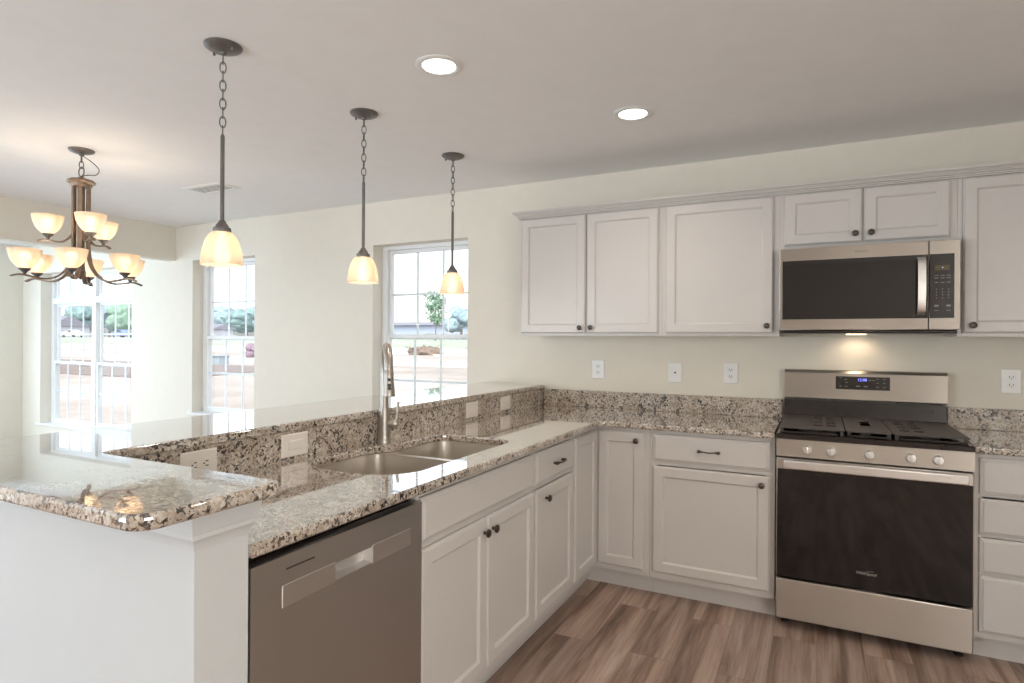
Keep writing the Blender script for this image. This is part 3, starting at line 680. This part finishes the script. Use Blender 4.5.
hd = fo+dr_*.1915+Vector((0, 0, 1.225)); ax = (dr_*.10+Vector((0, 0, -1))).normalized()
sh = B().lathe([(.0178, 0), (.019, .002), (.0193, .02), (.0205, .05), (.0235, .085), (.025, .098), (.024, .102), (.016, .1025), (.013, .1)], hd, ax, 24).build('spray_head', M_NICKEL, f)
side = Vector((-dr_.y, dr_.x, 0)); fr_ = side.cross(ax).normalized()
if fr_.dot(dr_) < 0: fr_ = -fr_
bt_ = B()
for t0, hh, ww in ((.036, .006, .006), (.058, .0135, .007)):
    cpt = hd+ax*t0+fr_*(.019+t0*.035)
    bt_.lathe([(ww, -.003), (ww, .002), (ww*.7, .0032), (.0005, .0034)], cpt, fr_, 16)
    if hh > .01: bt_.lathe([(ww, -.003), (ww, .002), (ww*.7, .0032), (.0005, .0034)], cpt+ax*.012, fr_, 16); bt_.box(cpt.x-.003, cpt.x+.003, cpt.y-.003, cpt.y+.003, cpt.z-.012, cpt.z)
bt_.build('spray_button', M_SLOT, sh)
hdir = Rd.copy()
hb = fo+Vector((0, 0, .992))
ho = B().lathe([(.018, .012), (.018, .028), (.021, .034), (.021, .048), (.016, .058), (.003, .060)], hb, hdir, 20).build('handle_hub', M_NICKEL, f)
hl = [hb+hdir*.048+Vector((0, 0, .004)), hb+hdir*.054+Vector((0, 0, .035)), hb+hdir*.056+Vector((0, 0, .065)), hb+hdir*.060+Vector((0, 0, .092))]
B().tube(bez(hl, 4), [.009]*4+[.0075]*4+[.006]*4+[.0065], 12).build('handle_lever', M_NICKEL, ho)

# ------------------------------------------------------------------ outlets
def outlet(label, f, u, v, kind='duplex', horiz=False, m=None, grp='electrical plates'):
    m = m or M_PLATE; p = f(u, v, 0); t = thing('wall_outlet' if kind != 'cable' else 'cable_outlet', label, 'outlet', p, grp)
    hw, hh = (.061, .041) if horiz else (.041, .061)
    hw2, hh2 = hw, hh
    plate = B().nested(f, u-hw, u+hw, v-hh, v+hh, [(0, .0008), (0, .003), (.004, .0062), (.006, .0065)]).build('cover_plate', m, t, ang=20)
    def pt(a, c): return (u+c, v+a) if horiz else (u+a, v+c)
    if kind == 'duplex':
        for sgn in (-1, 1):
            b = B(); aw, ch = .0165, .0135
            u_, v_ = pt(0, sgn*.0195)
            w_, h_ = (ch, aw) if horiz else (aw, ch)
            b.nested(f, u_-w_, u_+w_, v_-h_, v_+h_, [(0, .0064), (0, .0078), (.003, .0085)]); so = b.build('socket', m, plate, ang=20)
            sl = B()
            for a, c, a2, c2 in ((-.0075, -.002, .0016, .0052), (.0065, -.002, .0016, .0045)):
                q = pt(a, sgn*.0195+.003); ww, h2 = (c2, a2) if horiz else (a2, c2)
                sl.ubox(f, q[0]-ww, q[0]+ww, q[1]-h2, q[1]+h2, .0080, .0090)
            q = pt(0, sgn*.0195-.007); sl.ubox(f, q[0]-.0024, q[0]+.0024, q[1]-.0024, q[1]+.0024, .0080, .0090)
            sl.build('slots', M_SLOT, so)
    elif kind == 'cable':
        b = B(); p0 = f(u, v, .006); n = f(u, v, 1)-f(u, v, 0); b.lathe([(.006, 0), (.006, .004), (.0045, .004), (.0045, .012), (.002, .012)], p0, n, 12); b.build('connector', M_SLOT, plate)
    elif kind == 'switch':
        b = B(); hw3, hh3 = (.033, .0165) if horiz else (.0165, .033)
        b.nested(f, u-hw3, u+hw3, v-hh3, v+hh3, [(0, .0064), (0, .008), (.002, .0095)]); b.build('rocker', m, plate, ang=20)
    return t
fW = lambda u, v, d: Vector((u, -d, v)); fS = lambda u, v, d: Vector((-1.4948+d, u, v))
outlet('white duplex outlet beneath the left double door wall cabinet', fW, -1.105, 1.162)
outlet('white cable jack plate with a single dark centre hole on the backsplash wall', fW, -.608, 1.156, 'cable')
outlet('white duplex outlet on the wall just left of the range', fW, -.284, 1.160)
outlet('white duplex outlet on the wall right of the range', fW, 1.027, 1.160)
outlet('sideways almond outlet on the bar splash nearest the near bar corner', fS, -2.593, .966, 'duplex', True, M_PLATE2)
outlet('sideways almond plate on the bar splash left of the faucet', fS, -2.215, .968, 'switch', True, M_PLATE2)
outlet('sideways almond plate on the bar splash first right of the faucet', fS, -.967, .970, 'switch', True, M_PLATE2)
outlet('sideways almond plate on the bar splash nearest the back wall', fS, -.573, .972, 'switch', True, M_PLATE2)

# ------------------------------------------------------------------ lamps
def chain(b, top, bottom, link=.034, w=.0105, r=.0024, n=None):
    n = n or max(2, round((top.z-bottom.z)/link)); st = (top.z-bottom.z)/n
    for i in range(n):
        c_ = Vector((top.x, top.y, top.z-st*(i+.5))); h = st*.5+.004; pts = []
        for k in range(14):
            a = 2*PI*k/14; q = math.cos(a)*w; z = math.sin(a)*h
            pts.append(c_+(Vector((q*.6, q*.8, z)) if i % 2 else Vector((-q*.8, q*.6, z))))
        b.tube(pts, r, 6, cyc=True)
WARM = (1, .86, .71)
def pendant():
    p = thing('pendant_light', '', 'pendant light', (0, 0, CEIL), 'pendant lights over the bar')
    cn = B().lathe([(.067, -.0005), (.067, -.004), (.063, -.009), (.050, -.016), (.03, -.022), (.012, -.025), (.010, -.032), (.002, -.034)], (0, 0, CEIL), (0, 0, 1), 32).build('canopy', M_BRONZE, p)
    for sx in (-1, 1): B().lathe([(.005, -.013), (.005, -.022), (.003, -.026), (.0005, -.0265)], (sx*.05, 0, CEIL), (0, 0, 1), 10).build('canopy_screw', M_BRONZE, cn)
    ch = B(); chain(ch, Vector((0, 0, CEIL-.030)), Vector((0, 0, 2.105))); ch.build('chain', M_BRONZE, p)
    B().lathe([(.0035, 2.112), (.006, 2.106), (.0075, 2.10), (.0075, 1.79), (.012, 1.786), (.014, 1.78), (.022, 1.770), (.024, 1.763), (.031, 1.760), (.0325, 1.749), (.031, 1.744), (.01, 1.744)], (0, 0, 0), (0, 0, 1), 24).build('stem', M_BRONZE, p)
    o_ = [(.022, 1.747), (.034, 1.743), (.047, 1.732), (.058, 1.712), (.066, 1.686), (.0715, 1.656), (.0755, 1.622)]
    prof = o_+[(r_-.003, z_-.001) for r_, z_ in o_[::-1]]
    sh = B(); n = 36
    sh.rings([[Vector((r_*math.cos(2*PI*i/n), r_*math.sin(2*PI*i/n), z_)) for i in range(n)] for r_, z_ in prof], cyc=True); sh.build('glass_shade', M_SHADE, p, ang=60)
    B().lathe([(.010, .06), (.013, .045), (.020, .02), (.022, .0), (.018, -.014), (.008, -.021), (.001, -.022)], (0, 0, 1.684), (0, 0, 1), 18).build('bulb', M_BULB, p)
    light('pendant_glow', 'POINT', (0, 0, 1.655-CEIL), PEND_W, WARM, parent=p, shadow_soft_size=.03)
    return p
PEND_W = .6; CH_W = .85
def dup(o, parent=None):
    c_ = o.copy(); COL.objects.link(c_)
    if parent is not None: c_.parent = parent
    for k in list(o.children): dup(k, c_)
    return c_
p0 = pendant()
for i, (x, y, lab) in enumerate(((-1.807, -2.277, 'bronze pendant light with amber bell shade over the near end of the bar'), (-1.779, -1.522, 'bronze pendant light hanging over the middle of the bar, beside the faucet window'), (-1.753, -.765, 'bronze pendant light hanging in front of the window behind the faucet'))):
    o = p0 if i == 0 else dup(p0)
    o.location = (x, y, CEIL); o['label'] = lab

hc = Vector((-3.643, -1.802, 0))
H = thing('chandelier', 'bronze two tier chandelier with nine frosted bowl shades over the dining area', 'chandelier', (hc.x, hc.y, CEIL))
L0 = lambda v: Vector(v)+hc
B().lathe([(.066, -.0005), (.066, -.005), (.060, -.012), (.04, -.020), (.016, -.026), (.010, -.036), (.002, -.038)], L0((0, 0, CEIL)), (0, 0, 1), 32).build('canopy', M_BRONZE, H)
ch = B(); chain(ch, L0((0, 0, CEIL-.034)), L0((0, 0, 2.335)), w=.011, r=.003, n=2)
ch.tube([L0((.027*math.cos(a), .012*math.sin(a)*0+.0, 2.313+.027*math.sin(a))) for a in [2*PI*i/20 for i in range(20)]], .0035, 8, cyc=True)
ch.build('chain', M_BRONZE, H)
tc = (CAM-hc); tc.z = 0; tc.normalize(); rt = Vector((-tc.y, tc.x, 0))
cdp = [L0((0, 0, CEIL-.03)), L0(rt*.06+Vector((0, 0, 2.37))), L0(rt*.085+Vector((0, 0, 2.335))), L0(rt*.07+Vector((0, 0, 2.305))), L0(rt*.03+Vector((0, 0, 2.298))), L0((0, 0, 2.285))]
B().tube(bez(cdp, 6), .0028, 8).build('cord', M_WIRE, H)
B().lathe([(.008, 2.288), (.012, 2.281), (.03, 2.272), (.06, 2.265), (.070, 2.258), (.073, 2.252), (.069, 2.246), (.056, 2.241), (.054, 2.230), (.048, 2.222), (.02, 2.221)], hc, (0, 0, 1), 32).build('top_plate', M_WARMBRONZE, H)
B().lathe([(.013, 2.222), (.013, 1.74), (.024, 1.735), (.028, 1.72), (.02, 1.705), (.008, 1.690), (.002, 1.685)], hc, (0, 0, 1), 20).build('centre_rod', M_WARMBRONZE, H)
def ang_dir(phi): return tc*math.cos(phi)+rt*math.sin(phi)
def bowl(parent, q, z0):
    B().lathe([(.006, -.010), (.009, -.005), (.010, .0), (.025, .013), (.029, .018), (.029, .022), (.01, .022)], L0(q*1.0)+Vector((0, 0, z0)), (0, 0, 1), 20).build('cup', M_BRONZE, parent)
    o_ = [(.013, .022), (.027, .026), (.043, .038), (.058, .058), (.069, .083), (.075, .107), (.078, .126)]
    prof = o_+[(r_-.003, z_+.001) for r_, z_ in o_[::-1]]; n = 32; c0 = L0(q)+Vector((0, 0, z0)); sh = B()
    sh.rings([[c0+Vector((r_*math.cos(2*PI*i/n), r_*math.sin(2*PI*i/n), z_)) for i in range(n)] for r_, z_ in prof], cyc=True); sh.build('glass_shade', M_SHADE, parent, ang=60)
    B().lathe([(.009, .023), (.011, .038), (.017, .063), (.018, .075), (.015, .087), (.007, .093), (.001, .094)], c0, (0, 0, 1), 16).build('bulb', M_BULB, parent)
    light('chandelier_glow', 'POINT', c0+Vector((0, 0, .085))-WP[H.name], CH_W, WARM, parent=H, shadow_soft_size=.03)
for k in range(6):
    e = ang_dir(math.radians(-9+60*k)); sd = Vector((-e.y, e.x, 0))
    pts = [e*r_+Vector((0, 0, z_)) for r_, z_ in ((.042, 2.228), (.042, 2.10), (.042, 1.94), (.045, 1.84), (.065, 1.755), (.11, 1.70), (.165, 1.677), (.22, 1.680), (.268, 1.69), (.30, 1.69), (.335, 1.677))]
    a = B().flat([L0(q) for q in bez(pts, 5)], sd, .0115, .0035).build('arm', M_WARMBRONZE, H)
    bowl(a, e*.268, 1.703)
for k in range(3):
    e = ang_dir(math.radians(16+120*k)); sd = Vector((-e.y, e.x, 0))
    pts = [e*r_+Vector((0, 0, z_)) for r_, z_ in ((.025, 2.08), (.034, 1.98), (.050, 1.935), (.085, 1.903), (.125, 1.900), (.16, 1.907), (.185, 1.907), (.21, 1.897))]
    a = B().flat([L0(q) for q in bez(pts, 5)], sd, .010, .0035).build('arm', M_WARMBRONZE, H)
    bowl(a, e*.16, 1.92)

def downlight(x, y, lab):
    t = thing('recessed_light', lab, 'ceiling light', (x, y, CEIL), 'recessed ceiling lights')
    n = 40; prof = [(.094, -.0005), (.094, -.004), (.088, -.007), (.072, -.008), (.066, -.004), (.066, -.0005)]
    b = B(); b.rings([[Vector((x+r_*math.cos(2*PI*i/n), y+r_*math.sin(2*PI*i/n), CEIL+z_)) for i in range(n)] for r_, z_ in prof], cyc=True); b.build('trim_ring', M_TRIM, t, ang=40)
    B().lathe([(.0655, -.001), (.0655, -.004), (.002, -.005)], (x, y, CEIL), (0, 0, 1), 36).build('lens', M_LED, t)
    light('downlight_beam', 'SPOT', (0, 0, -.02), DOWN_W, (1, .87, .72), parent=t, shadow_soft_size=.06, spot_size=math.radians(150), spot_blend=.8)
DOWN_W = 15
downlight(-1.172, -1.785, 'larger bright recessed ceiling light above the sink')
downlight(-.620, -.948, 'smaller bright recessed ceiling light above the back base cabinets')
downlight(.45, -1.9, 'added unseen recessed ceiling light above the aisle in front of the range')  # this light and the three after it are added fill, out of view
downlight(.45, -3.3, 'added unseen recessed ceiling light above the aisle behind the viewer')
downlight(-.4, -4.9, 'added unseen recessed ceiling light near the wall with the added patio opening')
downlight(1.3, -4.9, 'added unseen recessed ceiling light near the added side window')
v = thing('ceiling_vent', 'white rectangular louvered air vent in the ceiling beyond the near pendant', 'vent', (-3.741, -.877, CEIL))
vx, vy = -3.741, -.877
b = B(); b.nested(lambda u, q, d_: Vector((u, q, CEIL-d_)), vx-.19, vx+.19, vy-.10, vy+.10, [(0, .0005), (0, .003), (.012, .008), (.03, .008), (.032, .003)]); vf = b.build('vent_frame', M_TRIM, v, ang=20)
b = B()
for i in range(6):
    q = vy-.060+i*.0225
    b.rings([[Vector((x_, q, CEIL-.0050)), Vector((x_, q+.008, CEIL-.0066)), Vector((x_, q+.0085, CEIL-.0060)), Vector((x_, q+.0005, CEIL-.0044))] for x_ in (vx-.155, vx+.155)])
b.build('louvers', M_TRIM, v, ang=20)
b = B(); b.box(vx-.157, vx+.157, vy-.067, vy+.067, CEIL-.0042, CEIL-.0032); b.build('duct_opening', M_SLOT, v)

# ------------------------------------------------------------------ outdoors
def gz(x, y): return -.4+(.03*(y-1) if y < 62 else 1.83+.008*(y-62))
b = B(); xs = [-260, -180, -120, -80, -50, -30, -15, -5, 5, 20, 60]; ys = [-60, -25, -8, .25, 6, 12, 20, 30, 40, 50, 62, 80, 110, 160, 260, 420]
vv = [[b.bm.verts.new((x, y, gz(x, y)+random.uniform(-.03, .03))) for x in xs] for y in ys]
for j in range(len(ys)-1):
    for i in range(len(xs)-1): b.bm.faces.new((vv[j][i], vv[j][i+1], vv[j+1][i+1], vv[j+1][i]))
struct(b.build('ground', M_EARTH, norm=False))
def strip(name, m_, y0, y1, x0=-240, x1=20, h=.05):
    b = B(); n = 26
    b.rings([[Vector((x0+(x1-x0)*i/n, y, max(gz(0, y), gz(0, y))+z)) for y, z in ((y0, -.3), (y0, h), (y1, h), (y1, -.3))] for i in range(n+1)])
    return b.build(name, m_)
o = strip('street_road', M_ROAD, 28, 36, h=.06); struct(o)
o = strip('sidewalk_path', M_ROAD, 19, 20.6, h=.07); struct(o)
o = strip('bare_soil_ground', paint('tilled_soil', (.21, .165, .145), .95, .2, 1.2, 0), 10, 16.2, -48, -20.5, .04); struct(o)
o = strip('lawn_ground', M_GRASS, 38, 62, h=.08); struct(o)
def car(x, y, rz, m_, lab):
    t = thing('car', lab, 'car', (x, y, gz(x, y)+.08)); R_ = Matrix.Rotation(rz, 4, 'Z'); o0 = Vector((x, y, gz(x, y)+.08))
    T = lambda p: o0+R_ @ Vector(p)
    side_ = [(-2.2, .35), (-2.25, .7), (-2.1, .92), (-1.2, 1.0), (-.7, 1.42), (.6, 1.48), (1.35, 1.05), (2.1, .9), (2.25, .65), (2.2, .35)]
    b = B(); b.rings([[T((px, w_*(1 if pz < 1.02 else .82), pz)) for px, pz in side_] for w_ in (-.88, -.8, .8, .88)]); b.build('car_body', m_, t, ang=25)
    gl = B(); gl.rings([[T((px, w_, pz)) for px, pz in ((-1.05, 1.03), (-.66, 1.36), (.55, 1.40), (1.12, 1.06))] for w_ in (-.80, .80)]); gl.build('side_glass', M_CARG, t)
    for wx in (-1.4, 1.4):
        for wy in (-.82, .82): B().lathe([(.05, -.11), (.30, -.11), (.33, -.08), (.33, .08), (.30, .11), (.05, .11)], T((wx, wy, .33)), R_ @ Vector((0, 1, 0)), 18).build('wheel', M_TYRE, t)
car(-136, 66, .15, M_CARW, 'white car parked far off, seen in the left pane of the double window')
car(-119, 66, -.1, M_CARB, 'blue car parked far off, seen in the right half of the double window')
def house(x, y, w_, d_, h_, rh, lab, mw, rz=0):
    z = gz(x, y); t = thing('house', lab, 'house', (x, y, z))
    b = B(); b.box(x-w_/2, x+w_/2, y-d_/2, y+d_/2, z-.5, z+h_); b.build('wall', mw, t)
    b = B(); e = .4
    b.rings([[Vector((px, y-d_/2-e, z+h_)), Vector((px, y, z+h_+rh)), Vector((px, y+d_/2+e, z+h_))] for px in (x-w_/2-e, x+w_/2+e)]); b.build('roof', M_ROOF, t, ang=20)
    for k_ in (-.3, 0, .3):
        B().box(x+k_*w_-.5, x+k_*w_+.5, y-d_/2-.03, y-d_/2+.02, z+.9, z+2.1).build('window', M_CARG, t)
house(-163, 76, 12, 9, 2.6, 2.4, 'grey house with dark roof far off behind the white car', M_SIDING)
house(-104.5, 75, 5, 4.5, 1.7, 1.0, 'small grey outbuilding far off at the left of the narrow window view', M_SIDING)
s_ = thing('hazy_skyline_shed', 'long shed standing in for the hazy blue band on the skyline behind the young tree', 'shed', (-82, 125, gz(0, 125)))  # made up to stand for a hazy blue band on the skyline
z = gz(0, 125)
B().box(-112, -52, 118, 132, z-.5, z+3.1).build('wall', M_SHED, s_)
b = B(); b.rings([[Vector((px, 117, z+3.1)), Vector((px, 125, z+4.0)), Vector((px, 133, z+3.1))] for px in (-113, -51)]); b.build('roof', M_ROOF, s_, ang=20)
def crown(b, c_, rx, rz_, seed, n=6):
    rnd = random.Random(seed)
    for i in range(n):
        a = rnd.uniform(0, 2*PI); rr = rnd.uniform(.15, .6); cc = Vector(c_)+Vector((math.cos(a)*rx*rr, math.sin(a)*rx*rr, rnd.uniform(-.45, .5)*rz_))
        g = bmesh.ops.create_icosphere(b.bm, subdivisions=3, radius=1)
        s1 = rnd.uniform(.45, .7)
        for v_ in g['verts']:
            nn = noise.noise(v_.co*2.2+Vector((seed*3.1, i*5.3, 0)))*.35+noise.noise(v_.co*6+Vector((seed, i, 3)))*.18
            v_.co = cc+Vector((v_.co.x*rx*s1, v_.co.y*rx*s1, v_.co.z*rz_*s1))*(1+nn)
def tree(x, y, h_, rx, m_, lab, seed):
    z = gz(x, y); t = thing('tree', lab, 'tree', (x, y, z), 'trees on the far skyline')
    b = B(); crown(b, (x, y, z+h_*.58), rx, h_*.42, seed); b.build('crown', m_, t, ang=80)
    B().tube([(x, y, z-.2), (x+.1, y, z+h_*.3), (x, y, z+h_*.55)], [.28, .22, .12], 8).build('trunk', M_BARK, t)
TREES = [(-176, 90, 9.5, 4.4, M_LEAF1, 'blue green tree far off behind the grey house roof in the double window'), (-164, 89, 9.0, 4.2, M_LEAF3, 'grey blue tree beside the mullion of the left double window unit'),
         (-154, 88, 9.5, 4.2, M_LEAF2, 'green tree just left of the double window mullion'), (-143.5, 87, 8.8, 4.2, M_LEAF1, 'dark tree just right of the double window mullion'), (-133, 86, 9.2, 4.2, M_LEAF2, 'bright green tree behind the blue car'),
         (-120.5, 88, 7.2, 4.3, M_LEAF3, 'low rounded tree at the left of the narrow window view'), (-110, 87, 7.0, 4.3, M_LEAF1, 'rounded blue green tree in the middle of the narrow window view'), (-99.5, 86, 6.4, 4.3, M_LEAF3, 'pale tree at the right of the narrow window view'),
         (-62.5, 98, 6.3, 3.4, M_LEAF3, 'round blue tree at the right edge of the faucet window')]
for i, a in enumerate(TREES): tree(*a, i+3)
t = thing('young_tree', 'slender young green tree standing outside the window behind the faucet', 'tree', (-39.5, 55, gz(0, 55)))
z = gz(0, 55); tx, ty = -39.5, 55
b = B(); b.tube([(tx, ty, z-.1), (tx+.05, ty, z+2), (tx, ty, z+4), (tx+.1, ty, z+5.8)], [.09, .07, .05, .02], 8)
rnd = random.Random(4); tips = []
for i in range(26):
    a = rnd.uniform(0, 2*PI); zz = rnd.uniform(1.7, 5.2); ln = .35+1.25*math.sin(PI*min(1, (zz-1.2)/4.8))*rnd.uniform(.6, 1)
    p1 = Vector((tx, ty, z+zz)); p2 = p1+Vector((math.cos(a)*ln*.8, math.sin(a)*ln*.8, ln*.75)); b.tube([p1, (p1+p2)/2+Vector((0, 0, .05)), p2], [.03, .02, .008], 5); tips += [(p1+p2)/2, p2, p1*.3+p2*.7]
b.build('trunk', M_BARK, t)
b = B()
for q in tips:
    for k in range(14):
        c_ = q+Vector((rnd.gauss(0, .2), rnd.gauss(0, .2), rnd.gauss(0, .2))); u_ = Vector((rnd.gauss(0, 1), rnd.gauss(0, 1), rnd.gauss(0, 1))).normalized(); v_ = u_.orthogonal().normalized(); sz = rnd.uniform(.06, .12)
        b.bm.faces.new([b.bm.verts.new(c_+u_*sz*1.5), b.bm.verts.new(c_+v_*sz), b.bm.verts.new(c_-u_*sz*1.5), b.bm.verts.new(c_-v_*sz)])
b.build('leaves', M_LEAF2, t, norm=False)
t = thing('road_sign', 'tan diamond sign on a thin post seen under the far pendant', 'sign', (-34.5, 50, gz(0, 50)))
z = gz(0, 50)
B().box(-34.53, -34.47, 49.98, 50.03, z-.1, z+3.4).build('post', M_POST, t)
b = B(); b.rings([[Vector((-34.5+.44*math.cos(a), y_, z+2.95+.44*math.sin(a))) for a in (0, PI/2, PI, 3*PI/2)] for y_ in (49.95, 49.98)]); b.build('sign_panel', M_SIGN, t)
z = gz(0, 16.4)
t = thing('utility_box', 'grey utility box standing on the dirt outside the narrow window', 'utility box', (-26.3, 16.4, z))
B().box(-26.75, -25.95, 16.1, 16.7, z-.05, z+.42, .02).build('cabinet', M_UTIL, t); b = B(); b.box(-26.8, -25.9, 16.05, 16.75, z+.42, z+.48, .015); b.build('lid', M_UTIL, t)
b = B(); rnd = random.Random(9); z = gz(0, 28.6)
g = bmesh.ops.create_icosphere(b.bm, subdivisions=3, radius=1)
for v_ in g['verts']: v_.co = Vector((-22.4, 28.6, z))+Vector((v_.co.x*1.3, v_.co.y*.8, v_.co.z*.5))*(1+noise.noise(v_.co*3)*.5)
for k in range(30): p1 = Vector((-22.4+rnd.gauss(0, .6), 28.6+rnd.gauss(0, .3), z+rnd.uniform(.1, .4))); b.tube([p1, p1+Vector((rnd.gauss(0, .6), rnd.gauss(0, .4), rnd.uniform(.05, .35)))], .02, 5)
tag(b.build('brush_pile', M_BARK, None, (-22.4, 28.6, z)), 'dark heap of brush on the dirt beyond the window behind the faucet', 'brush pile')
z = gz(0, 22); b = B(); crown(b, (-30.7, 22, z+.45), .5, .5, 21, 4); tag(b.build('shrub', M_LEAF4, None, (-30.7, 22, z), ang=80), 'plum coloured shrub at the right edge of the narrow window', 'shrub')
